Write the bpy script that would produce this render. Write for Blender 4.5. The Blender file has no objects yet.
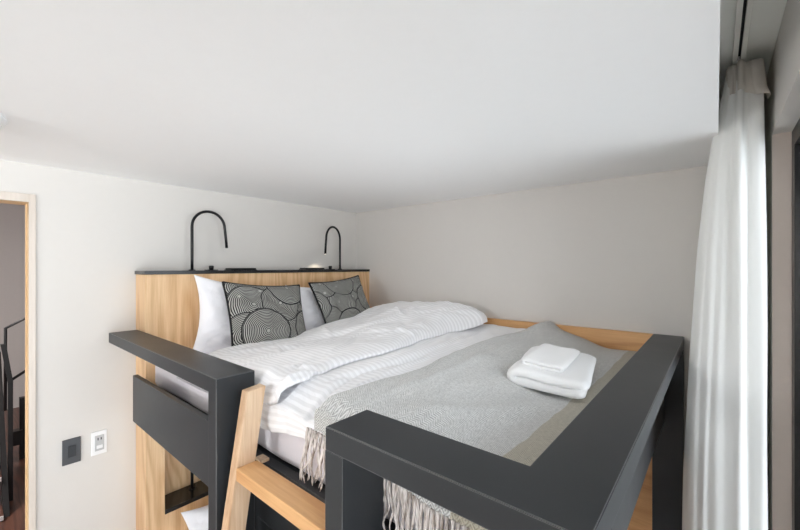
import bpy, bmesh, math, random
import numpy as np
from mathutils import Vector, Matrix, Euler

# ------------------------------------------------------------------ camera, world, light, exposure
C = bpy.context.scene
COL = C.collection
EYE = 1.95                      # eye height above the floor; all z below are given relative to it
random.seed(7)
rng = np.random.default_rng(11)

cam_d = bpy.data.cameras.new('camera')
cam = bpy.data.objects.new('camera', cam_d)
COL.objects.link(cam)
cam.location = (0, 0, EYE)
cam.rotation_euler = (math.radians(90), 0, math.radians(40.15))
cam_d.sensor_width = 36
cam_d.lens = 36 * 375.1 / 800
cam_d.shift_y = 1.57 / 800
cam_d.clip_start = 0.02
C.camera = cam

w = bpy.data.worlds.new('overcast_sky')
C.world = w
w.use_nodes = True
nt = w.node_tree
nt.nodes.clear()
wo = nt.nodes.new('ShaderNodeOutputWorld')
bg = nt.nodes.new('ShaderNodeBackground')
tc = nt.nodes.new('ShaderNodeTexCoord')
sp = nt.nodes.new('ShaderNodeSeparateXYZ')
rp = nt.nodes.new('ShaderNodeValToRGB')
nt.links.new(tc.outputs['Generated'], sp.inputs[0])
mr = nt.nodes.new('ShaderNodeMapRange')
mr.inputs[1].default_value = -1
mr.inputs[2].default_value = 1
nt.links.new(sp.outputs['Z'], mr.inputs[0])
nt.links.new(mr.outputs[0], rp.inputs[0])
e = rp.color_ramp.elements
e[0].position = 0.0; e[0].color = (1.10, 1.18, 1.25, 1)
e[1].position = 1.0; e[1].color = (0.62, 0.68, 0.74, 1)
m_ = e.new(0.46); m_.color = (1.10, 1.18, 1.24, 1)
m_ = e.new(0.54); m_.color = (0.80, 0.84, 0.88, 1)
nt.links.new(rp.outputs[0], bg.inputs[0])
bg.inputs[1].default_value = 3.7
nt.links.new(bg.outputs[0], wo.inputs[0])

def area(name, loc, rot, sx, sy, power, color=(1, 1, 1), portal=False, size_spread=None):
    d = bpy.data.lights.new(name, 'AREA')
    d.shape = 'RECTANGLE'; d.size = sx; d.size_y = sy; d.energy = power; d.color = color
    if portal: d.cycles.is_portal = True
    o = bpy.data.objects.new(name, d); COL.objects.link(o)
    o.location = loc; o.rotation_euler = rot
    return o
R = math.radians
area('window_daylight_portal', (0.30, -0.57, EYE - 0.70), (0, R(90), 0), 2.3, 4.7, 1, portal=True)
HALL_FILL = 95
ROOM_FILL = 310

C.view_settings.view_transform = 'Standard'
C.view_settings.look = 'None'
C.view_settings.gamma = 1
C.view_settings.use_curve_mapping = False
C.view_settings.exposure = 0.0
C.cycles.use_denoising = True
C.cycles.max_bounces = 12
C.cycles.diffuse_bounces = 8
C.cycles.sample_clamp_indirect = 8

# ------------------------------------------------------------------ materials
def lin(c):
    return tuple(((v / 255) / 12.92 if v / 255 <= 0.04045 else ((v / 255 + 0.055) / 1.055) ** 2.4) for v in c) + (1,)

class NT:
    def __init__(s, name):
        s.m = bpy.data.materials.new(name); s.m.use_nodes = True
        s.t = s.m.node_tree; s.b = s.t.nodes['Principled BSDF']
    def n(s, kind, **kw):
        x = s.t.nodes.new('ShaderNode' + kind)
        for k, v in kw.items(): setattr(x, k, v)
        return x
    def l(s, a, b): s.t.links.new(a, b)
    def val(s, sock, v):
        if hasattr(v, 'is_output'): s.l(v, sock)
        else: sock.default_value = v
    def math(s, op, a, b=None, c=None, clamp=False):
        x = s.n('Math', operation=op); x.use_clamp = clamp
        s.val(x.inputs[0], a)
        if b is not None: s.val(x.inputs[1], b)
        if c is not None: s.val(x.inputs[2], c)
        return x.outputs[0]
    def mix(s, f, a, b):
        x = s.n('Mix', data_type='RGBA')
        s.val(x.inputs[0], f); s.val(x.inputs[6], a); s.val(x.inputs[7], b)
        return x.outputs[2]
    def coord(s, which='Object', scale=(1, 1, 1), rot=(0, 0, 0)):
        t = s.n('TexCoord'); mp = s.n('Mapping')
        s.l(t.outputs[which], mp.inputs[0]); mp.inputs['Scale'].default_value = scale; mp.inputs['Rotation'].default_value = rot
        return mp.outputs[0]
    def noise(s, vec, scale, detail=3, rough=.5, dist=0):
        x = s.n('TexNoise'); s.l(vec, x.inputs['Vector'])
        x.inputs['Scale'].default_value = scale; x.inputs['Detail'].default_value = detail
        x.inputs['Roughness'].default_value = rough; x.inputs['Distortion'].default_value = dist
        return x.outputs['Fac']
    def ramp(s, f, stops):
        x = s.n('ValToRGB'); s.l(f, x.inputs[0]); e = x.color_ramp.elements
        e[0].position, e[0].color = stops[0]; e[1].position, e[1].color = stops[-1]
        for p, c in stops[1:-1]:
            k = e.new(p); k.color = c
        return x.outputs[0]
    def bump(s, h, strength=.3, dist=.01):
        x = s.n('Bump'); s.l(h, x.inputs['Height']); x.inputs['Strength'].default_value = strength
        x.inputs['Distance'].default_value = dist; s.l(x.outputs[0], s.b.inputs['Normal'])
    def base(s, c): s.val(s.b.inputs['Base Color'], c)
    def set(s, **kw):
        for k, v in kw.items(): s.b.inputs[k.replace('_', ' ')].default_value = v
        return s

def plain(name, rgb, rough=.6, metal=0, bump=None, vary=0.04, scale=30):
    k = NT(name); k.set(Roughness=rough, Metallic=metal)
    v = k.coord(); f = k.noise(v, scale, 4)
    c = lin(rgb)
    k.base(k.mix(f, tuple(x * (1 - vary) for x in c[:3]) + (1,), tuple(min(1, x * (1 + vary)) for x in c[:3]) + (1,)))
    if bump: k.bump(k.noise(v, bump[0], 3), bump[1], bump[2])
    return k.m

def wood(name, grain, light, dark, rough=.45, seed=0.0, arch=1.0):
    """oak: fine pores stretched along the grain plus wandering cathedral lines"""
    k = NT(name); k.set(Roughness=rough)
    i = 'XYZ'.index(grain)
    s1 = [28, 28, 28]; s1[i] = 1.1
    s2 = [5, 5, 5]; s2[i] = .55
    t = k.n('TexCoord'); off = k.n('Vector' 'Math', operation='ADD'); off.inputs[1].default_value = (seed, seed * 1.7, seed * .6)
    k.l(t.outputs['Object'], off.inputs[0])
    m1 = k.n('Mapping'); m1.inputs['Scale'].default_value = s1; k.l(off.outputs[0], m1.inputs[0])
    m2 = k.n('Mapping'); m2.inputs['Scale'].default_value = s2; k.l(off.outputs[0], m2.inputs[0])
    fine = k.noise(m1.outputs[0], 5, 4, .65)
    big = k.noise(m2.outputs[0], .9, 2, .45, .3)
    rings = k.math('SINE', k.math('MULTIPLY', big, 70 * arch))
    rings = k.math('MULTIPLY_ADD', rings, .5, .5)
    tone = k.noise(m2.outputs[0], .35, 2)
    rings = k.math('POWER', rings, 2.2)
    f = k.math('ADD', k.math('MULTIPLY', k.math('MULTIPLY_ADD', fine, 1.3, -.15), .50), k.math('MULTIPLY', rings, .26))
    f = k.math('ADD', f, k.math('MULTIPLY', tone, .22), clamp=True)
    k.base(k.ramp(f, [(.15, lin(light)), (.48, lin([(a + b) / 2 for a, b in zip(light, dark)])), (.80, lin(dark))]))
    k.bump(fine, .12, .002)
    return k.m

M = {}
M['wall'] = plain('wall_paper', (216, 212, 207), .85, bump=(160, .10, .003), vary=.012)
M['ceil'] = plain('ceiling_paint', (248, 248, 248), .9, bump=(140, .08, .003), vary=.01)
M['recess'] = plain('curtain_box_paint', (246, 248, 244), .7, vary=.02)
M['hallwall'] = plain('hall_wall_paper', (208, 205, 205), .9, bump=(120, .1, .003), vary=.02)
M['oak'] = wood('oak_upright', 'Z', (240, 208, 166), (197, 153, 107), seed=3.1)
M['oakx'] = wood('oak_lengthwise', 'X', (228, 180, 124), (190, 135, 82), seed=9.2, arch=.7)
M['oaklad'] = wood('oak_ladder', 'Z', (238, 214, 184), (184, 144, 108), seed=5.5, arch=.6)
M['oakstep'] = wood('oak_tread', 'X', (226, 182, 130), (190, 138, 90), seed=1.3, arch=.6)
M['cream'] = wood('pale_door_wood', 'Z', (222, 212, 202), (202, 190, 178), seed=2.0, arch=.4)
M['jamb'] = wood('warm_door_wood', 'Z', (232, 205, 165), (205, 170, 125), seed=6.0, arch=.4)
M['floor'] = wood('floor_boards', 'Y', (196, 184, 172), (162, 150, 138), rough=.35, seed=4.0)
M['hfloor'] = wood('dark_hall_boards', 'X', (118, 80, 66), (58, 38, 34), rough=.3, seed=4.4)
M['steel'] = plain('black_stair_steel', (38, 38, 40), .4, .2, vary=.1)
M['plastic_w'] = plain('white_plastic', (240, 240, 240), .35)
M['plastic_g'] = plain('grey_plastic', (190, 190, 190), .4)
M['plastic_b'] = plain('charcoal_plastic', (70, 72, 76), .4)
M['hole'] = plain('dark_hole', (30, 30, 32), .8)
M['lampblack'] = plain('lamp_black_metal', (20, 20, 22), .35, .3)
M['stone'] = plain('black_ledge', (26, 28, 29), .22, vary=.15)
M['track'] = plain('white_track_metal', (226, 226, 220), .35)
M['winframe'] = plain('black_window_frame', (20, 20, 21), .3)
M['jambwall'] = plain('window_reveal', (205, 192, 182), .8, bump=(140, .1, .003))

def lacquer():
    k = NT('charcoal_lacquer'); k.set(Roughness=.42); k.b.inputs['Specular IOR Level'].default_value = .32
    v = k.coord(); a = k.noise(v, 3, 5, .6); b = k.noise(k.coord(scale=(1, 1, 1)), 260, 2, .7)
    specks = k.ramp(b, [(.0, (0, 0, 0, 1)), (.70, (0, 0, 0, 1)), (.78, (1, 1, 1, 1))])
    col = k.ramp(a, [(.3, lin((42, 45, 48))), (.7, lin((48, 51, 54)))])
    k.base(k.mix(k.math('MULTIPLY', specks, .22), col, lin((120, 118, 116))))
    k.val(k.b.inputs['Roughness'], k.math('MULTIPLY_ADD', a, .14, .31))
    # edges rubbed paler with use
    bv = k.n('Bevel'); bv.samples = 4; bv.inputs['Radius'].default_value = .0022
    ge = k.n('NewGeometry'); dt = k.n('VectorMath', operation='DOT_PRODUCT')
    k.l(bv.outputs[0], dt.inputs[0]); k.l(ge.outputs['Normal'], dt.inputs[1])
    wear = k.math('MULTIPLY', k.math('LESS_THAN', dt.outputs['Value'], .93), k.math('MULTIPLY_ADD', a, .9, .05, clamp=True))
    old = k.b.inputs['Base Color'].links[0].from_socket
    k.base(k.mix(wear, old, lin((150, 150, 150))))
    k.bump(b, .05, .001)
    return k.m
M['lacquer'] = lacquer()

def linen(name, rgb, stripes=None, rough=.85, bump=(9, .35, .02), weave=True, sheen=.2):
    k = NT(name); k.set(Roughness=rough)
    try: k.b.inputs['Sheen Weight'].default_value = sheen
    except Exception: pass
    v = k.coord()
    h = k.noise(v, bump[0], 5, .55, .6)
    c = lin(rgb)
    if stripes:
        per, amt, axis = stripes
        s = k.n('SeparateXYZ'); k.l(k.n('TexCoord').outputs['UV'], s.inputs[0])
        q = k.math('ADD', s.outputs[axis], k.math('MULTIPLY', k.noise(v, 2.2, 1), .045))
        q = k.math('SINE', k.math('MULTIPLY', q, 2 * math.pi / per))
        q = k.math('SMOOTH_MIN', k.math('MULTIPLY_ADD', q, 2.5, .5, clamp=True), 1, .1)
        k.base(k.mix(q, c, tuple(x * (1 - amt) for x in c[:3]) + (1,)))
        k.val(k.b.inputs['Roughness'], k.math('MULTIPLY_ADD', q, -.3, .85))
    else:
        k.base(c)
    k.bump(h, bump[1], bump[2])
    return k.m
M['duvet'] = linen('white_satin_stripe', (252, 252, 254), stripes=(.024, .12, 1), bump=(7, .35, .02))
M['sheet'] = linen('white_mattress_cover', (236, 231, 236), bump=(6, .3, .02))
M['pillow'] = linen('white_pillowcase', (246, 245, 248), bump=(7, .5, .025))
M['towel'] = linen('white_terry', (250, 250, 250), bump=(220, .5, .004), rough=1, sheen=.6)

def throw_mat():
    k = NT('grey_herringbone_wool'); k.set(Roughness=.95)
    k.b.inputs['Sheen Weight'].default_value = .25
    v = k.coord(); s = k.n('SeparateXYZ'); k.l(v, s.inputs[0])
    x, y, z = s.outputs
    jit = k.noise(v, 60, 2)
    run = k.math('SUBTRACT', y, z)
    zig = k.math('PINGPONG', k.math('MULTIPLY', x, 1), .011)
    q = k.math('ADD', run, k.math('ADD', zig, k.math('MULTIPLY', jit, .005)))
    line = k.math('MULTIPLY_ADD', k.math('SINE', k.math('MULTIPLY', q, 2 * math.pi / .0068)), .5, .5)
    grain = k.noise(v, 300, 3, .7)
    mott = k.noise(v, 110, 3, .7)
    f = k.math('ADD', k.math('MULTIPLY', line, .56), k.math('MULTIPLY', grain, .45))
    f = k.math('ADD', f, k.math('MULTIPLY_ADD', mott, .7, -.32), clamp=True)
    wobble = k.math('MULTIPLY', k.noise(v, 8, 1), .02)
    band = k.math('GREATER_THAN', k.math('ADD', k.math('SUBTRACT', x, k.math('MULTIPLY', y, .035)), wobble), -.395)
    soft = k.math('GREATER_THAN', k.math('ADD', x, k.math('MULTIPLY', y, .0)), -5)
    grey = k.mix(f, lin((122, 122, 119)), lin((246, 246, 244)))
    beige = k.mix(f, lin((130, 124, 108)), lin((208, 201, 184)))
    k.base(k.mix(band, grey, beige))
    k.bump(f, .5, .003)
    return k.m
M['throw'] = throw_mat()

def fringe_mat():
    k = NT('wool_fringe'); k.set(Roughness=.95)
    v = k.coord(scale=(1, 1, .25)); f = k.noise(v, 120, 2)
    k.base(k.ramp(f, [(.35, lin((156, 144, 134))), (.5, lin((214, 205, 200))), (.65, lin((238, 232, 228)))]))
    return k.m
M['fringe'] = fringe_mat()

def swirl(name, seed):
    k = NT(name); k.set(Roughness=.85)
    r = random.Random(seed)
    uv = k.n('TexCoord').outputs['UV']
    circles = []
    for j in range(4):
        for i in range(4):
            circles.append(((i + (.5 if j % 2 else 0)) * .33 + r.uniform(-.07, .07) - .08, j * .33 + r.uniform(-.07, .07) - .02, r.uniform(.24, .31)))
    r.shuffle(circles)
    cur = 0.5
    nz = k.n('TexNoise'); nz.inputs['Scale'].default_value = 9; k.l(uv, nz.inputs['Vector'])
    wob = k.math('MULTIPLY', nz.outputs['Fac'], .012)
    for (cx, cy, rad) in circles:
        d = k.n('VectorMath', operation='DISTANCE'); k.l(uv, d.inputs[0]); d.inputs[1].default_value = (cx, cy, 0)
        dist = k.math('ADD', d.outputs['Value'], wob)
        ring = k.math('MULTIPLY_ADD', k.math('SINE', k.math('MULTIPLY', dist, 2 * math.pi / .0190)), 2.2, .34, clamp=True)
        inside = k.math('LESS_THAN', dist, rad)
        edge = k.math('LESS_THAN', dist, rad - .014)
        eye = k.math('LESS_THAN', dist, .018)
        ring = k.math('MULTIPLY', k.math('MAXIMUM', ring, eye), edge)
        mx = k.n('Mix', data_type='FLOAT'); k.val(mx.inputs[0], inside); k.val(mx.inputs[2], cur); k.val(mx.inputs[3], ring)
        cur = mx.outputs[0]
    for (cx, cy) in [(.12, .80), (.38, .88), (.86, .28)]:
        d = k.n('VectorMath', operation='DISTANCE'); k.l(uv, d.inputs[0]); d.inputs[1].default_value = (cx, cy, 0)
        cur = k.math('MAXIMUM', cur, k.math('MULTIPLY', k.math('LESS_THAN', d.outputs['Value'], .018), 1.5))
    k.base(k.mix(cur, lin((22, 22, 25)), lin((178, 178, 172))))
    return k.m
M['swirl'] = swirl('black_white_circles', 3)
M['swirl2'] = swirl('black_white_circles_turned', 8)
M['blackcloth'] = plain('black_cotton', (22, 22, 25), .9, vary=.1)

def curtain_mat(name, rgb, trans):
    k = NT(name); k.set(Roughness=.9); k.base(lin(rgb))
    tr = k.n('BsdfTranslucent'); tr.inputs[0].default_value = lin((240, 246, 236))
    mx = k.n('MixShader'); mx.inputs[0].default_value = trans
    out = [n for n in k.t.nodes if n.type == 'OUTPUT_MATERIAL'][0]
    k.l(k.b.outputs[0], mx.inputs[1]); k.l(tr.outputs[0], mx.inputs[2]); k.l(mx.outputs[0], out.inputs[0])
    v = k.coord(); k.bump(k.noise(v, 400, 2), .1, .001)
    return k.m
M['curtain'] = curtain_mat('white_curtain_cloth', (250, 250, 249), .18)
M['header'] = curtain_mat('curtain_header_tape', (214, 209, 202), .05)

def glass():
    k = NT('window_glass'); out = [n for n in k.t.nodes if n.type == 'OUTPUT_MATERIAL'][0]
    t = k.n('BsdfTransparent'); g = k.n('BsdfGlossy'); g.inputs['Roughness'].default_value = .02
    f = k.n('Fresnel'); f.inputs[0].default_value = 1.45
    mx = k.n('MixShader'); k.l(f.outputs[0], mx.inputs[0]); k.l(t.outputs[0], mx.inputs[1]); k.l(g.outputs[0], mx.inputs[2]); k.l(mx.outputs[0], out.inputs[0])
    return k.m
M['glass'] = glass()
def emit(name, col, s):
    k = NT(name); k.b.inputs['Emission Color'].default_value = col; k.b.inputs['Emission Strength'].default_value = s; k.base(col)
    return k.m
M['bulb'] = emit('lamp_tip_glow', (1, .9, .75, 1), 2)

# ------------------------------------------------------------------ geometry helpers
def box(bm, x0, x1, y0, y1, z0, z1, bev=.0015):
    """axis box, z relative to eye height, optional tiny bevel"""
    x0, x1 = sorted((x0, x1)); y0, y1 = sorted((y0, y1)); z0, z1 = sorted((z0, z1))
    r = bmesh.ops.create_cube(bm, size=1)
    for v in r['verts']:
        v.co = Vector((x0 + (v.co.x + .5) * (x1 - x0), y0 + (v.co.y + .5) * (y1 - y0), z0 + (v.co.z + .5) * (z1 - z0) + EYE))
    if bev:
        es = list({e for v in r['verts'] for e in v.link_edges})
        bmesh.ops.bevel(bm, geom=es, offset=bev, segments=2, affect='EDGES', profile=.5)
    return bm

def bx(*a, **k):
    bm = bmesh.new(); return box(bm, *a, **k)

def prism(bm, prof, axis, a0, a1, bev=0):
    """closed profile (list of 2D points) extruded along an axis; z values relative to the eye"""
    def P(p, t):
        if axis == 'x': return Vector((t, p[0], p[1] + EYE))
        if axis == 'y': return Vector((p[0], t, p[1] + EYE))
        return Vector((p[0], p[1], t + EYE))
    A = [bm.verts.new(P(p, a0)) for p in prof]; B = [bm.verts.new(P(p, a1)) for p in prof]
    n = len(prof); fs = []
    fs.append(bm.faces.new(A)); fs.append(bm.faces.new(B[::-1]))
    for i in range(n): fs.append(bm.faces.new((A[i], B[i], B[(i + 1) % n], A[(i + 1) % n])))
    bmesh.ops.recalc_face_normals(bm, faces=fs)
    if bev:
        bmesh.ops.bevel(bm, geom=list({e for f in fs for e in f.edges}), offset=bev, segments=2, affect='EDGES')
    return bm

def tube(bm, pts, r, seg=12, cap=True):
    """tube through points (z relative to the eye); r may be a list"""
    pts = [Vector((p[0], p[1], p[2] + EYE)) for p in pts]
    n = len(pts); rr = r if hasattr(r, '__len__') else [r] * n
    rings = []; up = Vector((.3, .5, .8)).normalized(); prev = None
    for i in range(n):
        t = (pts[min(i + 1, n - 1)] - pts[max(i - 1, 0)]).normalized()
        a = (prev if prev is not None else up); a = (a - t * a.dot(t)).normalized(); prev = a; b = t.cross(a)
        rings.append([bm.verts.new(pts[i] + (a * math.cos(2 * math.pi * k / seg) + b * math.sin(2 * math.pi * k / seg)) * rr[i]) for k in range(seg)])
    for i in range(n - 1):
        for k in range(seg):
            bm.faces.new((rings[i][k], rings[i][(k + 1) % seg], rings[i + 1][(k + 1) % seg], rings[i + 1][k]))
    if cap:
        bm.faces.new(rings[0][::-1]); bm.faces.new(rings[-1])
    return bm

def lathe(bm, prof, cx, cy, seg=28):
    """profile [(r, z)] turned about the vertical through cx, cy"""
    rings = []
    for (r, z) in prof:
        rings.append([bm.verts.new((cx + max(r, 1e-4) * math.cos(2 * math.pi * k / seg), cy + max(r, 1e-4) * math.sin(2 * math.pi * k / seg), z + EYE)) for k in range(seg)])
    for i in range(len(prof) - 1):
        for k in range(seg):
            bm.faces.new((rings[i][k], rings[i][(k + 1) % seg], rings[i + 1][(k + 1) % seg], rings[i + 1][k]))
    bm.faces.new(rings[0][::-1]); bm.faces.new(rings[-1])
    bmesh.ops.recalc_face_normals(bm, faces=bm.faces[:])
    return bm

def root_loc(p):
    while p.parent: p = p.parent
    return Vector(p.location)

def link(name, bm, mat, parent=None, smooth=False, **props):
    """one mesh object; world-space vertices are moved under the parent's origin"""
    me = bpy.data.meshes.new(name)
    if parent is not None:
        off = root_loc(parent)
        for v in bm.verts: v.co -= off
    bm.normal_update()
    bm.to_mesh(me); bm.free()
    if smooth:
        for p in me.polygons: p.use_smooth = True
    me.materials.append(mat)
    o = bpy.data.objects.new(name, me); COL.objects.link(o)
    if parent is not None: o.parent = parent
    for k, v in props.items(): o[k] = v
    return o

def thing(name, label, cat, loc, group=None):
    o = bpy.data.objects.new(name, None); COL.objects.link(o)
    o.empty_display_size = .05
    o.location = (loc[0], loc[1], loc[2] + EYE)
    o['label'] = label; o['category'] = cat
    if group: o['group'] = group
    return o

def struct(name, bm, mat, parent=None, **kw):
    o = link(name, bm, mat, parent, **kw)
    if parent is None: o['kind'] = 'structure'
    return o

def copy_tree(root, loc, rot=None, label=None):
    def cp(o, parent):
        c = o.copy(); COL.objects.link(c); c.parent = parent
        for ch in [k for k in o.children]: cp(ch, c)
        return c
    kids = list(root.children)
    r = root.copy(); COL.objects.link(r)
    r.location = (loc[0], loc[1], loc[2] + EYE)
    if rot is not None: r.rotation_euler = rot
    if label: r['label'] = label
    for ch in kids: cp(ch, r)
    return r

def sm(a, b, x):
    t = np.clip((x - a) / (b - a), 0, 1); return t * t * (3 - 2 * t)

def vnoise(x, y, seed):
    """smooth value noise on numpy arrays, about -1..1"""
    g = np.random.default_rng(seed).uniform(-1, 1, (64, 64))
    xi = np.floor(x).astype(int); yi = np.floor(y).astype(int); fx = x - xi; fy = y - yi
    fx = fx * fx * (3 - 2 * fx); fy = fy * fy * (3 - 2 * fy)
    G = lambda a, b: g[a % 64, b % 64]
    return (G(xi, yi) * (1 - fx) + G(xi + 1, yi) * fx) * (1 - fy) + (G(xi, yi + 1) * (1 - fx) + G(xi + 1, yi + 1) * fx) * fy

def crease(x, y, x0, y0, x1, y1, wd, amp):
    dx, dy = x1 - x0, y1 - y0; L = math.hypot(dx, dy)
    t = ((x - x0) * dx + (y - y0) * dy) / L / L
    d = ((x - x0) * dy - (y - y0) * dx) / L
    fade = sm(-.05, .25, t) * (1 - sm(.75, 1.05, t))
    return amp * np.exp(-(d / wd) ** 2) * fade

def grid_bm(P, closed_u=False, uv=None):
    """P: (n, m, 3) array, absolute coordinates with z relative to the eye"""
    bm = bmesh.new(); n, m, _ = P.shape
    V = [[bm.verts.new((P[i, j, 0], P[i, j, 1], P[i, j, 2] + EYE)) for j in range(m)] for i in range(n)]
    L = bm.loops.layers.uv.new('UVMap') if uv is not None else None
    for i in range(n - 1):
        for j in range(m - 1):
            idx = ((i, j), (i + 1, j), (i + 1, j + 1), (i, j + 1))
            f = bm.faces.new([V[a][b] for a, b in idx])
            if L:
                for lp, (a, b) in zip(f.loops, idx): lp[L].uv = uv[a][b]
    return bm

def shell(Ptop, Pbot, across=None):
    """closed cloth slab between two equal grids"""
    bm = bmesh.new(); n, m, _ = Ptop.shape
    T = [[bm.verts.new((*Ptop[i, j, :2], Ptop[i, j, 2] + EYE)) for j in range(m)] for i in range(n)]
    B = [[bm.verts.new((*Pbot[i, j, :2], Pbot[i, j, 2] + EYE)) for j in range(m)] for i in range(n)]
    for i in range(n - 1):
        for j in range(m - 1):
            bm.faces.new((T[i][j], T[i + 1][j], T[i + 1][j + 1], T[i][j + 1]))
            bm.faces.new((B[i][j], B[i][j + 1], B[i + 1][j + 1], B[i + 1][j]))
    if across is not None:                          # cloth width coordinate, so woven stripes follow the cloth over its edges
        L = bm.loops.layers.uv.new('UVMap'); W = {}
        for i in range(n):
            for j in range(m): W[T[i][j]] = W[B[i][j]] = (Ptop[i, j, 0], across[i, j])
        bm.faces.ensure_lookup_table()
    for i in range(n - 1):
        bm.faces.new((T[i][0], B[i][0], B[i + 1][0], T[i + 1][0])); bm.faces.new((T[i][-1], T[i + 1][-1], B[i + 1][-1], B[i][-1]))
    for j in range(m - 1):
        bm.faces.new((T[0][j], T[0][j + 1], B[0][j + 1], B[0][j])); bm.faces.new((T[-1][j], B[-1][j], B[-1][j + 1], T[-1][j + 1]))
    if across is not None:
        for f in bm.faces:
            for lp in f.loops: lp[L].uv = W[lp.vert]
    bmesh.ops.recalc_face_normals(bm, faces=bm.faces[:])
    return bm

# ------------------------------------------------------------------ the room
FL = -1.95; CE = .449; WX = -2.3; WY = 2.159; RX = .142; RC = .70; HEAD = .44; JY = 1.76; REAR = -3.2
struct('floor', bx(WX - .14, RX, REAR, WY, FL - .05, FL, bev=0), M['floor'])
struct('ceiling', bx(WX, .005, REAR - .1, WY + .1, CE, RC + .06, bev=0), M['ceil'])
b = bmesh.new()
box(b, WX - .12, WX, .228, WY + .1, FL, 1.2, 0)
box(b, WX - .12, WX, -.62, .228, .316, 1.2, 0)
box(b, WX - .12, WX, REAR, -.62, FL, 1.2, 0)
struct('wall_left', b, M['wall'])
struct('wall_far', bx(WX, RX + .1, WY, WY + .1, FL, RC, bev=0), M['wall'])
b = bmesh.new()                                    # window wall: far piece, pieces over and under the window
box(b, RX, RX + .10, JY, WY, FL, RC, 0)
box(b, RX, RX + .10, -2.95, JY, HEAD, RC, 0)
box(b, RX, RX + .10, -2.95, JY, FL, FL + .12, 0)
box(b, RX, RX + .10, REAR, -2.95, FL, RC, 0)
struct('wall_right', b, M['wall'])
struct('trim_2', bx(RX + .001, RX + .045, JY - .003, JY, FL + .12, HEAD, bev=0), M['jambwall'])     # papered side of the window opening
struct('wall_rear', bx(WX - .12, RX + .1, REAR - .1, REAR, FL, CE, bev=0), M['wall'])
struct('trim_1', bx(.005, RX + .1, REAR - .1, WY, RC, RC + .06, bev=0), M['recess'])     # ceiling of the curtain recess

def window(n, axis, pos, a0, a1, z0, z1, mull):
    r = bpy.data.objects.new('window_%d' % n, None); COL.objects.link(r); r['kind'] = 'structure'
    r.location = (pos, (a0 + a1) / 2, z0 + EYE) if axis == 'x' else ((a0 + a1) / 2, pos, z0 + EYE)
    def B(bm, s0, s1, za, zb, d0=0, d1=.045):
        if axis == 'x': box(bm, pos + d0, pos + d1, s0, s1, za, zb, .001)
        else: box(bm, s0, s1, pos - d1, pos - d0, za, zb, .001)
    f = bmesh.new(); t = .055
    B(f, a0, a1, z1 - t, z1); B(f, a0, a1, z0, z0 + t)
    B(f, a0, a0 + t, z0 + t, z1 - t); B(f, a1 - t, a1, z0 + t, z1 - t)
    for m in mull: B(f, m - t / 2, m + t / 2, z0 + t, z1 - t)
    struct('window_frame', f, M['winframe'], r)
    g = bmesh.new(); B(g, a0 + t, a1 - t, z0 + t, z1 - t, .02, .026)
    struct('window_pane', g, M['glass'], r)
window(1, 'x', .188, -2.95, JY, FL + .12, HEAD, (-1.4, .18))

# door opening to the hall
dr = bpy.data.objects.new('door_1', None); COL.objects.link(dr); dr['kind'] = 'structure'; dr.location = (WX, -.2, FL + EYE)
b = bmesh.new()
box(b, WX, WX + .010, .2065, .2285, FL, .316, .001); box(b, WX, WX + .010, -.64, -.618, FL, .316, .001)
box(b, WX, WX + .010, -.618, .2065, .281, .316, .001)
struct('door_casing', b, M['cream'], dr)
b = bmesh.new()
box(b, WX - .125, WX, .2065, .2275, FL, .3155, 0); box(b, WX - .125, WX, -.6195, -.6065, FL, .3155, 0)
box(b, WX - .125, WX, -.6065, .2065, .281, .3155, 0)
box(b, WX - .075, WX - .055, .202, .2065, FL, .281, .0005)
struct('door_liner', b, M['jamb'], dr)

# the hall behind the door
HB = -7.4
struct('floor_hall', bx(HB, WX - .14, -2.5, 2.3, FL - .05, FL, bev=0), M['hfloor'])
struct('wall_hall', bx(HB - .1, HB, -2.5, 2.3, FL, 1.2, bev=0), M['hallwall'])
struct('wall_hall_right', bx(HB, WX - .12, 2.3, 2.4, FL, 1.2, bev=0), M['hallwall'])
struct('wall_hall_left', bx(HB, WX - .12, -2.6, -2.5, FL, 1.2, bev=0), M['hallwall'])
struct('ceiling_hall', bx(HB, WX - .12, -2.5, 2.3, 1.1, 1.2, bev=0), M['ceil'])

# steel stair with treads seen through the door
st = thing('staircase', 'black steel stair with bent handrail and dark treads seen through the door opening', 'staircase', (-4.5, .1, FL))
b = bmesh.new()
tube(b, [(-4.5, .74, -.228), (-4.5, .268, -.511), (-4.5, .266, -1.19)], .011, 8)
link('handrail', b, M['steel'], st, smooth=True)
link('lower_rail', tube(bmesh.new(), [(-4.5, .74, -.64), (-4.5, .298, -.95)], .011, 8), M['steel'], st, smooth=True)
b = bmesh.new()
prism(b, [(.238, -.64), (.270, -.64), (.312, -.965), (.280, -.965)], 'x', -4.52, -4.48)
link('handrail_brace', b, M['steel'], st)
link('post', bx(-4.515, -4.485, .281, .311, FL, -.966, bev=.002), M['steel'], st)
for y0 in (.240, -.50):
    b = bmesh.new(); prism(b, [(-5.30, -.80), (-5.12, -.80), (-4.22, FL), (-4.44, FL)], 'y', y0, y0 + .035)
    link('stringer', b, M['steel'], st)
for i in range(5):
    x = -5.10 + i * .20; z = -1.02 - i * .223
    t_ = link('tread', bx(x - .10, x + .12, -.465, .240, z - .03, z, bev=.002), M['hfloor'], st)
    link('nosing', bx(x + .12, x + .13, -.465, .238, z - .03, z + .002, bev=.001), M['plastic_w'], t_, label='white nosing strip')
b = bx(-5.45, -5.35, .365, .44, -1.79, -1.65, bev=.002); box(b, -5.44, -5.38, .418, .48, FL, -1.33, .002)
pst = link('newel_post', b, M['steel'], None); pst['label'] = 'short dark post with grey block behind the steel stair in the hall'; pst['category'] = 'post'

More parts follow.
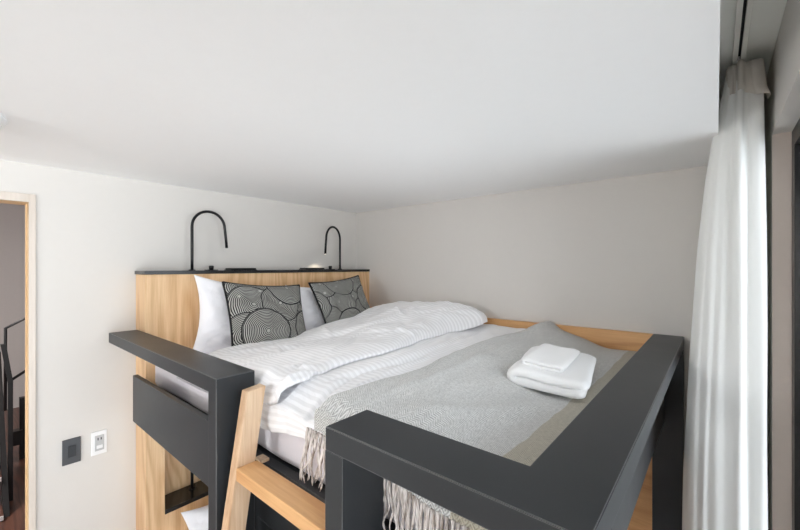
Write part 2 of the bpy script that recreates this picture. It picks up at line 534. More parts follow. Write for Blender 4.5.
# ------------------------------------------------------------------ fittings on the walls
t = thing('light_switch', 'dark grey square light switch plate on the white wall left of the bed', 'light switch', (WX, .349, -.859))
link('plate', bx(WX, WX + .008, .316, .382, -.917, -.801), M['plastic_b'], t, label='charcoal plate')
link('rocker', bx(WX + .008, WX + .0125, .336, .364, -.885, -.833), plain('switch_rocker', (46, 48, 52), .35), t)
t = thing('wall_socket', 'white socket plate with grey insert beside the dark switch', 'wall socket', (WX, .451, -.856))
link('plate', bx(WX, WX + .007, .421, .481, -.912, -.800), M['plastic_w'], t)
ins = link('insert', bx(WX + .007, WX + .0095, .434, .470, -.893, -.819), M['plastic_g'], t)
b = bmesh.new()
for z in (-.836,):
    box(b, WX + .0093, WX + .0105, .444, .448, z - .006, z + .006, 0); box(b, WX + .0093, WX + .0105, .456, .460, z - .006, z + .006, 0)
link('slot', b, M['hole'], ins)
b = bmesh.new(); box(b, WX + .0093, WX + .0125, .440, .464, -.882, -.866, .001); link('jack_cover', b, M['plastic_w'], ins)

t = thing('smoke_detector', 'round white ceiling detector at the left edge of the ceiling', 'smoke detector', (-1.66, -.012, CE))
link('base_plate', lathe(bmesh.new(), [(.112, CE), (.115, CE - .004), (.115, CE - .014), (.10, CE - .017)], -1.66, -.012), M['plastic_w'], t, smooth=True)
link('cover', lathe(bmesh.new(), [(.100, CE - .017), (.103, CE - .024), (.094, CE - .038), (.06, CE - .044), (0, CE - .045)], -1.66, -.012), M['plastic_w'], t, smooth=True)

# ------------------------------------------------------------------ bunk bed
HX = -2.145; HY = .603; RT = -.3213; TH = .048
RY0, RY1 = .480, .598
bed = thing('bunk_bed', 'oak and charcoal framed bunk bed with black topped headboard filling the corner', 'bunk bed', (-1.2, 1.35, FL))
g = .0008
b = bmesh.new()                                     # oak headboard: stile, upper front, lower front, side
box(b, WX + g, HX, HY, HY + .085, FL, -.040, .001)
box(b, HX - .03, HX, HY + .085, WY - g, -.86, -.040, .0005)
box(b, HX - .03, HX, HY + .085, WY - g, FL, -1.262, .0005)
box(b, WX + g, WX + .012, HY + .085, WY - g, -1.262, -.04, 0)
hb = link('headboard', b, M['oak'], bed)
link('headboard_ledge', bx(WX + g, HX + .006, HY - .006, WY - g, -.040, -.022, bev=.0015), M['stone'], bed, label='black top ledge')
link('niche_ledge', bx(WX + .012, HX + .002, HY + .085, WY - g, -1.262, -1.240, bev=.001), M['stone'], bed, label='black ledge in the lower niche')

# guard frame on the left of the ladder
PX = -1.0922
b = prism(bmesh.new(), [(-2.255, RT), (PX, RT), (PX, FL), (PX - .052, FL), (PX - .052, RT - TH), (-2.255, RT - TH)], 'y', RY0, RY1, bev=.0016)
link('guard_frame', b, M['lacquer'], bed)
link('guard_panel', bx(-2.082, PX - .052, .534, .554, -.722, -.507, bev=.0015), M['lacquer'], bed)
# big frame at the foot, near corner
b = bmesh.new()
prism(b, [(-.602, RY0), (-.1126, RY0), (-.1126, WY - g), (-.2307, WY - g), (-.2307, RY1), (-.602, RY1)], 'z', RT - TH, RT, bev=.0018)
box(b, -.602, -.550, RY0, RY1, FL, RT - TH - .0001, .0005)
box(b, -.163, -.1126, RY0, RY1, FL, RT - TH - .0001, .0005)
link('corner_frame', b, M['lacquer'], bed)
link('foot_post', bx(-.2307, -.1126, WY - .050, WY - g, FL, RT - TH - .0001, bev=.0012), M['lacquer'], bed)
link('foot_panel', bx(-.204, -.184, RY1, WY - .050, -.712, -.500, bev=.0015), M['lacquer'], bed)
# base of the upper bunk
b = bmesh.new()
box(b, HX, -.24, .604, .634, -.775, -.592, .002)
link('front_beam', b, M['lacquer'], bed)
link('ladder_backing', bx(PX - .05, -.556, .604, .622, -1.15, -.776, bev=.001), M['lacquer'], bed)
link('upper_base', bx(HX, -.206, .635, WY - .03, -.66, -.597, bev=0), M['lacquer'], bed)
link('side_board', bx(HX, -.2307, WY - .029, WY - g, FL, RT, bev=.0015), M['oakx'], bed, label='long oak board against the grey wall')
link('lower_base', bx(HX, -.24, .604, WY - .03, -1.75, -1.66, bev=.002), M['oakx'], bed)

# mattresses
def mattress(name, label, z0, z1, x0, x1, y0, y1):
    n, m = 90, 60
    bm = bmesh.new(); box(bm, x0, x1, y0, y1, z0, z1, .03)
    bmesh.ops.subdivide_edges(bm, edges=[e for e in bm.edges if e.calc_length() > .3], cuts=24, use_grid_fill=True)
    for v in bm.verts:
        a = vnoise(np.array(v.co.x * 4), np.array(v.co.z * 9), 5); c = vnoise(np.array(v.co.x * 11), np.array(v.co.z * 5), 6)
        if v.co.y < y0 + .05: v.co.y += float(a) * .006 + float(c) * .003 - .002
    o = link(name, bm, M['sheet'], None, smooth=True); o['label'] = label; o['category'] = 'mattress'; o['group'] = 'mattresses of the bunk bed'
    return o
MT = -.452
mattress('mattress', 'upper bunk mattress under a pale mauve white sheet', -.597, MT, HX + .004, -.240, .640, WY - .034)
mattress('mattress', 'lower bunk mattress in white sheet under the upper bunk', -1.66, -1.55, HX + .004, -.25, .640, WY - .034)

# ladder
lad = thing('ladder', 'oak ladder with square stiles leaning on the open side of the bunk', 'ladder', (-.83, .30, FL))
def stile(x0, x1, ztop):
    sl = (.535 - .476) / (-.357 + .73)            # lean in y per metre of height
    yf = lambda z: .535 + sl * (z + .357)
    bm = bmesh.new()
    prism(bm, [(yf(FL), FL), (yf(FL) + .055, FL), (yf(ztop + .006) + .055, ztop + .006), (yf(ztop), ztop)], 'x', x0, x1, bev=.0015)
    return bm, yf
bm, yf = stile(-1.051, -1.016, -.357); link('stile', bm, M['oaklad'], lad)
bm, yf = stile(-.640, -.605, -.594); link('stile', bm, M['oaklad'], lad)
z = -.559
while z > FL + .1:
    y = yf(z) - .002 if z > -.6 else yf(z)
    link('rung', bx(-1.016, -.6035, y, y + .062, z - .035, z, bev=.002), M['oakstep'], lad); z -= .262
link('hook_plate', bx(-1.080, -1.042, .592, .618, -.5915, -.583, bev=.001), M['oaklad'], lad, label='thin wooden hook plate')

# ------------------------------------------------------------------ bedding
def gauss(a, s): return np.exp(-(a / s) ** 2)

def thr_edge(y): return np.interp(y, [.6, .7, 1.1, 1.5, 1.85, 2.12], [-.80, -.785, -.80, -.84, -.83, -.80])
def fold_edge(y): return np.interp(y, [.60, .64, .70, .78, .86, .95, 1.05, 1.18, 1.30, 1.45, 1.70, 1.84, 1.92, 2.02, 2.12], [-.985, -.955, -.965, -1.01, -1.045, -1.04, -1.045, -1.03, -1.06, -1.085, -1.085, -1.05, -1.01, -1.03, -1.12])

def lower_z(x, y):
    T = sm(.40, .72, -x)
    thick = .082 + .008 * sm(1.3, 2.05, y)
    z = MT + .004 + thick * T
    z += (.007 * vnoise(x * 9, y * 5 + 3, 21) + .004 * vnoise(x * 20 + y * 8, y * 9, 22)) * T
    z += .016 * gauss(x + .97, .06) * (1 - sm(1.3, 1.8, y))
    z += crease(x, y, -.83, .58, -.935, .90, .011, -.011) + crease(x, y, -.94, .72, -.90, 1.25, .012, -.009) + crease(x, y, -.98, .60, -1.00, .80, .012, .009)
    z += crease(x, y, -.89, .95, -1.0, 1.9, .016, -.008) + crease(x, y, -.80, .62, -.92, 1.35, .012, .008)
    return z

def flap_z(x, y):
    top = np.interp(y, [.6, .8, 1.1, 1.4, 1.7, 1.95, 2.12], [-.385, -.368, -.358, -.315, -.276, -.254, -.280])
    hump = .030 * gauss(x + 1.35, .28) * sm(1.2, 1.9, y)
    z = top + hump + .022 * gauss(x + 1.08, .14) * (1 - sm(1.2, 1.6, y)) - .034 * sm(1.30, 1.75, -x) * (1 - .5 * sm(1.5, 2, y))
    z = z + .010 * vnoise(x * 5 + 2, y * 5, 31) + .006 * vnoise(x * 11 + y * 5, y * 10 - x * 4, 32) + .0035 * vnoise(x * 22, y * 17 + x * 14, 33) + .005 * np.abs(vnoise(x * 9 + y * 6, y * 3 - x * 7, 34)) - .004 * np.abs(vnoise(x * 6 - y * 9, y * 6 + 4, 35))
    for c in ((-1.15, .66, -1.03, .80, .022, .012), (-1.30, .70, -1.05, 1.1, .035, -.012), (-1.45, 1.75, -1.10, 1.35, .025, -.010), (-1.5, 1.5, -1.2, 1.95, .03, .012),
              (-1.25, 1.2, -1.0, 1.65, .018, .009), (-1.62, 1.0, -1.3, 1.5, .03, -.010), (-1.7, .75, -1.4, 1.05, .025, .010), (-1.2, 1.7, -1.06, 2.05, .02, -.010), (-1.38, .62, -1.22, .86, .018, -.010),
              (-1.00, .64, -1.12, .80, .010, -.012), (-1.35, 1.30, -1.02, 1.42, .012, .012), (-1.60, 1.75, -1.25, 1.55, .014, .012), (-1.30, 1.62, -1.04, 1.90, .012, -.010), (-1.55, .95, -1.25, .80, .013, .010), (-1.75, 1.35, -1.45, 1.20, .015, .010)):
        z = z + crease(x, y, *c)
    return z

def build_duvet():
    # lower layer: from under the folded part to under the throw, hanging over the near edge
    nx, ns = 120, 150
    xs = np.linspace(-1.35, -.42, nx * 2)
    s = np.concatenate([np.linspace(0, .085, 18)[:-1], np.linspace(.085, 1.58, ns)])   # arc length from hem up and over
    X = np.repeat(xs[:, None], len(s), 1); S = np.repeat(s[None, :], nx * 2, 0)
    hem = .0 + .012 * vnoise(X * 7, X * 0, 41)
    y = .609 + np.clip(S - .085, 0, None); y = np.minimum(y, WY - .038)
    ztop = lower_z(X, y)
    edge = gauss(y - .609, .075)
    z = ztop - .052 * edge
    zdrop = np.clip(.085 - S, 0, None) / .085
    zedge = lower_z(X, np.full_like(X, .609)) - .052
    z = np.where(S < .085, zedge + (np.interp(X, [-1.35, -1.05, -.86, -.5], [-.50, -.494, -.462, -.455]) + hem - zedge) * zdrop, z)
    yy = np.where(S < .085, .607 + .012 * np.sin(zdrop * 2.6) * -.2 + .008 * vnoise(X * 13, zdrop * 1.5, 43) * zdrop + .004 * vnoise(X * 34, zdrop * 2, 44), y)
    top = np.dstack([X, yy, z]); bot = np.dstack([X, yy + .012 * (S < .085) , z - np.where(S < .085, 0, .010)])
    bot[:, :, 2] = np.minimum(bot[:, :, 2], z - .002)
    bm = shell(top, bot, S - .085 + .609)
    o = link('duvet', bm, M['duvet'], None, smooth=True)
    o['label'] = 'white satin striped duvet turned back across the upper bunk'; o['category'] = 'duvet'
    # folded back part: puffed closed slab
    nu, nv = 190, 190
    U = np.linspace(0, 1, nu)[:, None] * np.ones((1, nv)); y = np.linspace(.606, WY - .036, nv)[None, :] * np.ones((nu, 1))
    xe = fold_edge(y); xh = -1.88 + .03 * vnoise(y * 3, y * 0, 51) + 0.10 * gauss(y - .606, .12)
    x = xh + (xe - xh) * np.sin(U * math.pi / 2) ** 1.0 if False else xh + (xe - xh) * (1 - (1 - U) ** 1.6)
    top = flap_z(x, y)
    under = np.where(x > -1.33, lower_z(x, y) + .003, MT + .006)
    lift = .030 * sm(1.72, 1.95, y) * sm(1.15, 1.0, -x)
    under = under + lift
    de = np.clip((xe - x) / .11, 0, 1); dh = np.clip((x - xh) / .14, 0, 1)
    dn = np.clip((y - .606) / .085, 0, 1); df = np.clip((WY - .036 - y) / .10, 0, 1)
    prof = lambda d: np.sqrt(np.clip(1 - (1 - d) ** 2, 0, 1))
    k = prof(de) * prof(dh) * (.30 + .70 * prof(dn)) * (.25 + .75 * prof(df))
    under_n = np.interp(x[:, 0], [-1.9, -1.3, -1.05, -.9], [-.47, -.47, -.425, -.36])[:, None] + .010 * vnoise(x * 8, x * 0 + 5, 61)
    und = under + (np.minimum(under_n, under) - under) * (1 - prof(np.clip((y - .606) / .05, 0, 1)))
    zt = und + .008 + (np.maximum(top, und + .02) - und) * k
    P = np.dstack([x, y, zt]); B = np.dstack([x, y, und + (0) * zt])
    arc = np.cumsum(np.hypot(np.diff(y, axis=1, prepend=y[:, :1]), np.diff(zt, axis=1, prepend=zt[:, :1])), axis=1)
    bm = shell(P, B, arc - arc[:, 60:61] + y[:, 60:61])
    f = link('folded_flap', bm, M['duvet'], o, smooth=True)
    return o
duvet = build_duvet()

def throw_z(x, y):
    x = np.asarray(x, float); y = np.asarray(y, float)
    z = lower_z(x, y) + .007
    z = z + .004 * vnoise(x * 6 + y * 3, y * 5, 71) * sm(.25, .40, -x)
    z += crease(x, y, -.62, .70, -.40, 1.25, .035, .012) + crease(x, y, -.50, .62, -.38, 1.20, .03, -.005) + crease(x, y, -.74, 1.2, -.50, 1.95, .04, .010)
    z += crease(x, y, -.80, 1.6, -.68, 2.2, .03, .016) + crease(x, y, -.70, .65, -.72, 1.7, .02, .006)
    z += .032 * gauss(x + .72, .07) * sm(1.8, 2.1, y) + .028 * sm(1.65, 2.05, y) * sm(.72, .5, -x)
    return z

def build_throw():
    nx, ns = 150, 210
    drop = .055
    hemf = lambda x: .012 + .043 * sm(.50, .66, -x)
    s = np.concatenate([np.linspace(0, drop, 8)[:-1], np.linspace(drop, drop + WY - .034 - .603, ns)])
    U = np.linspace(0, 1, nx)[:, None] * np.ones((1, len(s))); S = np.repeat(s[None, :], nx, 0)
    y = .603 + np.clip(S - drop, 0, None)
    xe = thr_edge(y); x = xe + (-.2340 - xe) * U
    q = np.clip((drop - S) / drop, 0, 1)
    z = throw_z(x, y) - .028 * gauss(y - .603, .03)
    # rolled double hem on the side towards the pillows
    roll = np.clip((x - xe) / .022, 0, 1); z = z + .010 * np.sqrt(np.clip(1 - (1 - roll) ** 2, 0, 1)) * (1 - sm(.03, .10, x - xe) * .7)
    z = z - q * hemf(x); yy = y - .002 * q + .0 * x
    P = np.dstack([x, yy, z]); B = np.dstack([x, yy + .006 * (q > 0), z - .006 * (1 - q)])
    B[:, :, 2] -= .0
    bm = shell(P, B)
    o = link('throw_blanket', bm, M['throw'], None, smooth=True)
    o['label'] = 'grey herringbone throw with beige end band and fringe across the foot of the bed'; o['category'] = 'blanket'
    # fringe: twisted strands hanging from the near hem
    b = bmesh.new(); r = random.Random(5)
    xs = -.825
    while xs < -.245:
        near = xs < -.62
        for k in range(2):
            x0 = xs + r.uniform(-.003, .003)
            z0 = float(throw_z(np.array(max(x0, -.80)), np.array(.603))) - .028 - float(hemf(np.array(x0))) + .006; w0 = r.uniform(0, 6)
            L = r.uniform(.115, .150); dx = r.uniform(-.018, .018) - (.030 if xs < -.74 else 0)
            ph = r.uniform(0, 6); amp = r.uniform(.003, .009)
            pts = []; rad = []
            for i in range(12):
                t_ = i / 11
                pts.append((x0 + dx * t_ + amp * math.sin(ph + t_ * 9) * t_, .6005 - .006 * t_ * abs(math.sin(ph)) + .0015 * math.cos(ph + 7 * t_), z0 - L * t_ + .004 * math.sin(w0 + t_ * 6) * t_))
                rad.append(.0034 * (1 - .35 * t_) + .0007 * math.sin(i * 2.1 + ph))
            rad[-1] = .001
            tube(b, pts, rad, 6)
        xs += .0115
    f = link('fringe', b, M['fringe'], o, smooth=True); f['kind'] = 'stuff'; f['label'] = 'long twisted wool fringe'
    return o
build_throw()

# pillows and cushions ------------------------------------------------------
def pillow_surface(W, H, T, pinch, n=44, seed=0, sag=.0):
    u = np.sin(np.linspace(-1, 1, n) * math.pi / 2)[:, None] * np.ones((1, n)); v = u.T.copy()
    px = u * W / 2 * (1 - pinch * (1 - v ** 2) ** 1 * 1.0 * np.abs(u) ** 2)
    pz = v * H / 2 * (1 - pinch * (1 - u ** 2) * np.abs(v) ** 2)
    th = T / 2 * np.clip((1 - np.abs(u) ** 2.4), 0, 1) ** .62 * np.clip((1 - np.abs(v) ** 2.4), 0, 1) ** .62
    wr = (vnoise(u * 2.5 + 7, v * 3.2, 80 + seed) * .016 + vnoise(u * 6, v * 7 + 3, 90 + seed) * .007 + np.abs(vnoise(u * 4 + v * 3, v * 5 - u * 2, 95 + seed)) * .008) * (T / .14)
    ed = np.clip(th / (T / 2) * 1.6, 0, 1)
    pz = pz - sag * (1 - u ** 2) * (v > -2)
    return u, v, px, pz, th + wr * ed, th - wr * .4 * ed

def pillow_bm(W, H, T, pinch, seed=0, sag=0, side='both', n=44):
    u, v, px, pz, tf, tb = pillow_surface(W, H, T, pinch, n, seed, sag)
    uv = [[((u[i, j] + 1) / 2, (v[i, j] + 1) / 2) for j in range(n)] for i in range(n)]
    front = np.dstack([px, -tf, pz - EYE]); back = np.dstack([px, tb, pz - EYE])
    if side == 'front': return grid_bm(front, uv=uv)
    if side == 'back':
        bm = grid_bm(back, uv=uv); bmesh.ops.reverse_faces(bm, faces=bm.faces[:]); return bm
    bm = grid_bm(front, uv=uv); b2 = grid_bm(back); me = bpy.data.meshes.new('t'); b2.to_mesh(me); b2.free(); bm.from_mesh(me); bpy.data.meshes.remove(me)
    bmesh.ops.remove_doubles(bm, verts=bm.verts[:], dist=1e-5); bmesh.ops.recalc_face_normals(bm, faces=bm.faces[:])
    return bm

def local_link(name, bm, mat, parent=None, smooth=True):
    me = bpy.data.meshes.new(name); bm.to_mesh(me); bm.free()
    for p in me.polygons: p.use_smooth = smooth
    me.materials.append(mat); o = bpy.data.objects.new(name, me); COL.objects.link(o)
    if parent: o.parent = parent
    return o

def place(o, x, y, z, lean, yaw=0, roll=0):
    """pillow facing the foot of the bed (+x); lean tips its top towards the headboard"""
    m = Matrix.Rotation(R(90 + yaw), 4, 'Z') @ Matrix.Rotation(R(-lean), 4, 'X') @ Matrix.Rotation(R(roll), 4, 'Y')
    o.rotation_euler = m.to_euler(); o.location = (x, y, z + EYE)

pl = local_link('pillow', pillow_bm(.56, .43, .15, .15, 1), M['pillow'])
pl['label'] = 'white pillow at the left end of the headboard behind the patterned cushion nearer the ladder'; pl['category'] = 'pillow'; pl['group'] = 'white pillows on the bunks'
place(pl, -2.02, 1.045, -.288, 12, 0, 8)
p2 = pl.copy(); COL.objects.link(p2); p2['label'] = 'white pillow showing between the two patterned cushions'
place(p2, -1.985, 1.590, -.297, 14, 0, 0); p2.scale = (1, 1, .88)
p3 = pl.copy(); COL.objects.link(p3); p3['label'] = 'white pillow on the lower bunk below the black guard panel'
place(p3, -1.985, 1.005, -1.435, 16, 0, 0)

def cushion(label, mat, seed, roll, args):
    r = bpy.data.objects.new('cushion', None); COL.objects.link(r)
    r['label'] = label; r['category'] = 'cushion'; r['group'] = 'patterned cushions'
    W, H, T, pn = .455, .44, .13, .075
    local_link('front_cover', pillow_bm(W, H, T, pn, seed, .0, 'front'), mat, r)
    local_link('back_cover', pillow_bm(W, H, T, pn, seed, .0, 'back'), M['blackcloth'], r)
    u, v, px, pz, tf, tb = pillow_surface(W, H, T, pn, 44, seed)
    n = 44; loop = [(0, j) for j in range(n)] + [(i, n - 1) for i in range(1, n)] + [(n - 1, j) for j in range(n - 2, -1, -1)] + [(i, 0) for i in range(n - 2, 0, -1)]
    pts = [(px[i, j], 0.002, pz[i, j] - EYE) for i, j in loop]; pts.append(pts[0]); pts.append(pts[1])
    local_link('piping', tube(bmesh.new(), pts, .0065, 8, False), M['blackcloth'], r)
    place(r, *args)
    return r
cushion('square cushion with black and white circles, the one nearer the ladder', M['swirl'], 2, 0, (-1.860, 1.105, -.298, 24, 0, 4.5))
cushion('square cushion with black and white circles, the one by the grey wall', M['swirl2'], 3, 0, (-1.855, 1.660, -.284, 24, 3, -5))

# towels --------------------------------------------------------------------
def folded_towel(name, label, W, D, layers, x, y, z, yaw, seed, th, tilt=0):
    """cloth band folded back and forth, its fold ends facing the open side of the bed"""
    gap = th * 1.04
    path = []
    r_ = gap / 2
    for k in range(layers):
        zc = th / 2 + k * gap
        a, c = (W / 2 - r_ - th / 2, -W / 2 + r_ + th / 2) if k % 2 == 0 else (-W / 2 + r_ + th / 2, W / 2 - r_ - th / 2)
        if k == layers - 1: c = c + (.010 if c > 0 else -.010)
        for t_ in np.linspace(0, 1, 14): path.append((a + (c - a) * t_, zc))
        if k < layers - 1:
            sgn = -1 if k % 2 == 0 else 1
            for a_ in np.linspace(0, math.pi, 9)[1:-1]: path.append((c + sgn * r_ * math.sin(a_) * 1.2, zc + r_ * (1 - math.cos(a_))))
    path = np.array(path); n = len(path)
    tan = np.gradient(path, axis=0); tan /= np.linalg.norm(tan, axis=1)[:, None]; nor = np.stack([-tan[:, 1], tan[:, 0]], 1)
    half = np.full(n, th / 2); half[0] *= .45; half[-1] *= .45; half[1] *= .85; half[-2] *= .85
    out = np.concatenate([path + nor * half[:, None], (path - nor * half[:, None])[::-1]])
    ys = np.concatenate([[-D / 2, -D / 2 + .002, -D / 2 + .006], np.linspace(-D / 2 + .012, D / 2 - .012, 40), [D / 2 - .006, D / 2 - .002, D / 2]])
    bm = bmesh.new(); rings = []; cz = np.repeat(1, len(out))
    for yy in ys:
        e_ = min(yy + D / 2, D / 2 - yy); shr = 1 - .42 * max(0, 1 - e_ / .013) ** 2
        o_ = np.concatenate([path + nor * (half * shr)[:, None], (path - nor * (half * shr)[:, None])[::-1]]); o_[:, 0] *= 1 - .09 * max(0, 1 - e_ / .035) ** 2
        nz_ = (.006) * vnoise(o_[:, 0] * 11, np.full(len(o_), yy * 9), seed) * np.clip(o_[:, 1] / .03, 0, 1.3)
        ox = .004 * vnoise(np.full(len(o_), yy * 8), o_[:, 1] * 20, seed + 1)
        droop = -.012 * sm(.6, 1.0, np.abs(o_[:, 0]) / (W / 2)) * np.clip(o_[:, 1] / (layers * gap), 0, 1) * (.6 if layers > 2 else .4)
        rings.append([bm.verts.new((o_[i, 0] + ox[i], yy, o_[i, 1] + nz_[i] + droop[i])) for i in range(len(o_))])
    for a in range(len(rings) - 1):
        for i in range(len(out)):
            j = (i + 1) % len(out); bm.faces.new((rings[a][i], rings[a][j], rings[a + 1][j], rings[a + 1][i]))
    for ring in (rings[0], rings[-1]):
        N = len(ring)
        for i in range(n - 1): bm.faces.new((ring[i], ring[i + 1], ring[N - 2 - i], ring[N - 1 - i]))
    bmesh.ops.recalc_face_normals(bm, faces=bm.faces[:])
    o = local_link(name, bm, M['towel']); o['label'] = label; o['category'] = 'towel'; o['group'] = 'folded towels'
    o.location = (x, y, z + EYE); o.rotation_euler = (0, R(tilt), R(yaw))
    return o
folded_towel('bath_towel', 'large white folded towel lying flat on the grey throw', .285, .42, 2, -.464, 1.475, -.422, 9, 101, .032, 4.5)
folded_towel('hand_towel', 'small white folded towel stacked on top of the larger towel',   .158, .31, 2, -.480, 1.475, -.361, 5, 111, .015, 4.5)

# ------------------------------------------------------------------ reading lamps and ledge fittings
def reading_lamp(label, x, y, z, ang, on, H_=.248):
    r = thing('reading_lamp', label, 'lamp', (0, 0, 0), 'arched reading lamps'); r.location = (0, 0, 0)
    ra = .091; b = bmesh.new()
    pts = [(0, 0, t_) for t_ in np.linspace(0.004, H_, 5)]
    for a in np.linspace(0, math.pi, 19)[1:]: pts.append((0, ra - ra * math.cos(a), H_ + ra * math.sin(a)))
    pts += [(0, 2 * ra + .006, H_ - .05), (0, 2 * ra + .012, H_ - .115)]
    pts = [(a, c, d - EYE) for a, c, d in pts]
    local_link('arched_tube', tube(b, pts, .0078, 14), M['lampblack'], r)
    b = bmesh.new(); lathe(b, [(.017, 0 - EYE), (.017, .004 - EYE), (.009, .006 - EYE)], 0, 0, 20); local_link('foot', b, M['lampblack'], r)
    b = bmesh.new(); lathe(b, [(.0055, H_ - .1155 - EYE), (.0055, H_ - .1175 - EYE), (0, H_ - .1175 - EYE)], 0, 2 * ra + .012, 12)
    local_link('light_tip', b, M['bulb'] if on else M['plastic_g'], r)
    if on:
        d = bpy.data.lights.new('reading_light', 'SPOT'); d.energy = 1.3; d.spot_size = R(70); d.spot_blend = .6; d.color = (1, .88, .70); d.shadow_soft_size = .006
        s = bpy.data.objects.new('reading_light', d); COL.objects.link(s); s.parent = r; s.location = (0, 2 * ra + .0125, H_ - .122); s.rotation_euler = (R(-5), R(-28), 0)
    r.location = (x, y, z + EYE); r.rotation_euler = (0, 0, ang)
    return r
reading_lamp('black arched reading lamp at the left of the headboard ledge', -2.24, .853, -.022, 0, False)
reading_lamp('black arched reading lamp at the right of the ledge, glowing on the wall', -2.24, 1.931, -.022, R(196), True, .230)
reading_lamp('black lamp rod in the lower bunk niche below the guard panel', -2.24, .853, -1.240, 0, False)

def knob(y, label):
    r = thing('dimmer_knob', label, 'dimmer knob', (-2.24, y, -.022), 'dimmer knobs')
    link('base', bx(-2.26, -2.22, y - .030, y + .030, -.022, -.018, bev=.001), M['lampblack'], r)
    link('dial', lathe(bmesh.new(), [(.011, -.018), (.013, -.006), (.013, .003), (.010, .005)], -2.24, y, 18), M['lampblack'], r, smooth=True)
knob(.958, 'small black dimmer knob on the ledge beside the left lamp')
knob(1.835, 'small black dimmer knob on the ledge beside the right lamp')
def power_box(y0, y1, label):
    r = thing('power_box', label, 'power outlet', (-2.24, (y0 + y1) / 2, -.022), 'flat power boxes')
    link('lid', bx(-2.275, -2.195, y0, y1, -.018, -.009, bev=.002), M['lampblack'], r)
    link('rim', bx(-2.280, -2.190, y0 - .004, y1 + .004, -.022, -.018, bev=.001), M['lampblack'], r)
power_box(1.055, 1.21, 'flat black power box on the ledge nearer the left lamp')
power_box(1.585, 1.745, 'flat black power box on the ledge nearer the right lamp')

# ------------------------------------------------------------------ curtain and its track
tr = thing('curtain_track', 'slotted white curtain track fixed along the recess above the curtain', 'curtain track', (.056, -.5, RC))
b = bmesh.new()
box(b, .040, .073, -2.9, 2.14, RC - .006, RC, .0005)
box(b, .040, .053, -2.9, 2.14, RC - .024, RC - .006, .0008)
box(b, .0605, .073, -2.9, 2.14, RC - .024, RC - .006, .0008)
link('rail', b, M['track'], tr)
link('slot', bx(.053, .0605, -2.9, 2.14, RC - .012, RC - .0065, bev=0), M['hole'], tr)

def catmull(P, n):
    P = np.array(P, float); out = []
    Q = np.vstack([2 * P[0] - P[1], P, 2 * P[-1] - P[-2]])
    for i in range(1, len(Q) - 2):
        for t_ in np.linspace(0, 1, n, endpoint=False):
            a, b_, c, d = Q[i - 1], Q[i], Q[i + 1], Q[i + 2]
            out.append(.5 * (2 * b_ + (c - a) * t_ + (2 * a - 5 * b_ + 4 * c - d) * t_ ** 2 + (3 * b_ - a - 3 * c + d) * t_ ** 3))
    out.append(P[-1]); return np.array(out)

cu = thing('curtain', 'white full length curtain gathered at the far end of the window', 'curtain', (.06, 1.85, FL))
bot = [(.128, 1.76), (.127, 1.70), (.117, 1.674), (.094, 1.670), (.078, 1.672), (.069, 1.652), (.058, 1.641), (.038, 1.645), (.018, 1.647), (-.002, 1.643), (-.020, 1.649), (-.034, 1.646), (-.050, 1.655), (-.062, 1.656), (-.076, 1.672),
       (-.090, 1.71), (-.06, 1.75), (.02, 1.76), (.09, 1.79), (.115, 1.82), (.06, 1.85), (-.03, 1.86), (-.060, 1.89), (-.03, 1.92), (.05, 1.93), (.11, 1.97), (.05, 2.00), (-.02, 2.02), (-.045, 2.05), (-.02, 2.08), (.05, 2.09), (.10, 2.12)]
topp = [(.112, 1.73), (.115, 1.685), (.104, 1.668), (.088, 1.662), (.078, 1.668), (.070, 1.664), (.064, 1.640), (.056, 1.640), (.052, 1.664), (.046, 1.668), (.040, 1.666), (.034, 1.672), (.031, 1.676), (.029, 1.684), (.027, 1.69),
        (.025, 1.71), (.04, 1.74), (.06, 1.75), (.09, 1.77), (.10, 1.80), (.06, 1.83), (.035, 1.84), (.025, 1.87), (.035, 1.90), (.06, 1.91), (.10, 1.94), (.06, 1.98), (.035, 2.00), (.025, 2.03), (.035, 2.06), (.06, 2.07), (.09, 2.10)]
B_ = catmull(bot, 6); T_ = catmull(topp, 6)
zs = np.concatenate([np.linspace(.650, .45, 14)[:-1], np.linspace(.45, -.4, 26)[:-1], np.linspace(-.4, FL + .02, 24)])
P = np.zeros((len(zs), len(B_), 3))
for i, z in enumerate(zs):
    t_ = np.interp(z, [-1.93, -.72, -.35, .05, .30, .46, .60, .65], [1.1, 1.0, .88, .66, .46, .28, .06, 0])
    q = T_ + (B_ - T_) * t_
    q[:, 0] = np.minimum(q[:, 0], RX - .010)
    q[:, 0] += .002 * np.sin(z * 5 + np.arange(len(B_)) * .25) * t_
    P[i, :, :2] = q; P[i, :, 2] = z
bm = grid_bm(P)
pan = link('panel', bm, M['curtain'], cu, smooth=True)
sol = pan.modifiers.new('thickness', 'SOLIDIFY'); sol.thickness = .0012
b = bmesh.new()                                     # stiff header band folded over at the top
k0, k1 = 0, 14 * 6
HT = T_[k0:k1].copy(); c_ = np.array([.065, 1.80])
rows = []
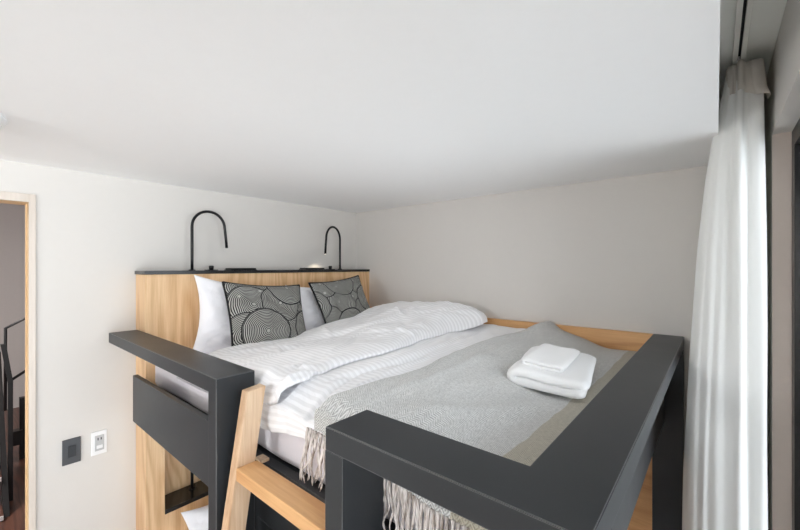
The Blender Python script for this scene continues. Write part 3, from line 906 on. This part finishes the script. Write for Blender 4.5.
for z, o_ in ((.668, .0025), (.655, .004), (.60, .0045), (.572, .006)):
    d_ = HT - c_; d_ /= np.linalg.norm(d_, axis=1)[:, None]
    q = HT + d_ * o_; flare = (z < .6) * .004
    q[:, 0] += np.where(HT[:, 0] > .08, flare + (.668 - z) * .10, 0)
    zz = z - .02 * sm(.06, .11, q[:, 0]) * (z < .66) - .000
    rows.append(np.column_stack([q, zz if hasattr(zz, '__len__') else np.full(len(q), zz)]))
hd = link('header_band', grid_bm(np.array(rows)), M['header'], cu, smooth=True, label='stiff beige header band')
sol = hd.modifiers.new('thickness', 'SOLIDIFY'); sol.thickness = .0015
for (hx_, hy_) in ((.056, 1.655), (.056, 1.78), (.056, 1.90), (.056, 2.02)):
    b = bmesh.new()
    tube(b, [(hx_, hy_, RC - .012), (hx_, hy_, RC - .045), (hx_ + .004, hy_ - .006, RC - .060), (hx_ + .002, hy_ - .010, RC - .045)], .0022, 8)
    box(b, hx_ - .006, hx_ + .006, hy_ - .008, hy_ + .008, RC - .032, RC - .0245, .001)
    link('hook', b, M['plastic_w'], cu, smooth=False)

# fill lamp added out of view to brighten the hall
hl = thing('hall_fill_lamp', 'added round fill lamp on the hall ceiling, out of view', 'fill lamp', (-4.2, -1.2, 1.1))
link('shade', lathe(bmesh.new(), [(.16, 1.099), (.16, 1.07), (.12, 1.055), (0, 1.05)], -4.2, -1.2), M['plastic_w'], hl, smooth=True)
area('hall_fill_light', (-4.2, -1.2, EYE + 1.04), (0, 0, 0), .3, .3, HALL_FILL, (1, .95, .9))

# glowing globe added behind the camera as fill light for the room
pn = thing('room_fill_lamp', 'added white globe fill lamp, out of view in the open half of the room', 'pendant lamp', (-.75, -2.3, CE))
link('fill_lamp_rose', lathe(bmesh.new(), [(.05, CE - .0005), (.05, CE - .02), (.02, CE - .03), (0, CE - .03)], -.75, -2.3), M['plastic_w'], pn, smooth=True)
link('cord', tube(bmesh.new(), [(-.75, -2.3, CE - .03), (-.75, -2.3, .16)], .003, 8), M['plastic_w'], pn)
gl = [(.16 * math.sin(a), .0 + .16 * math.cos(a)) for a in np.linspace(0.02, math.pi - .02, 18)]
globe = link('globe', lathe(bmesh.new(), gl, -.75, -2.3, 32), emit('fill_globe_glow', (.94, .97, 1, 1), ROOM_FILL * .25), pn, smooth=True)
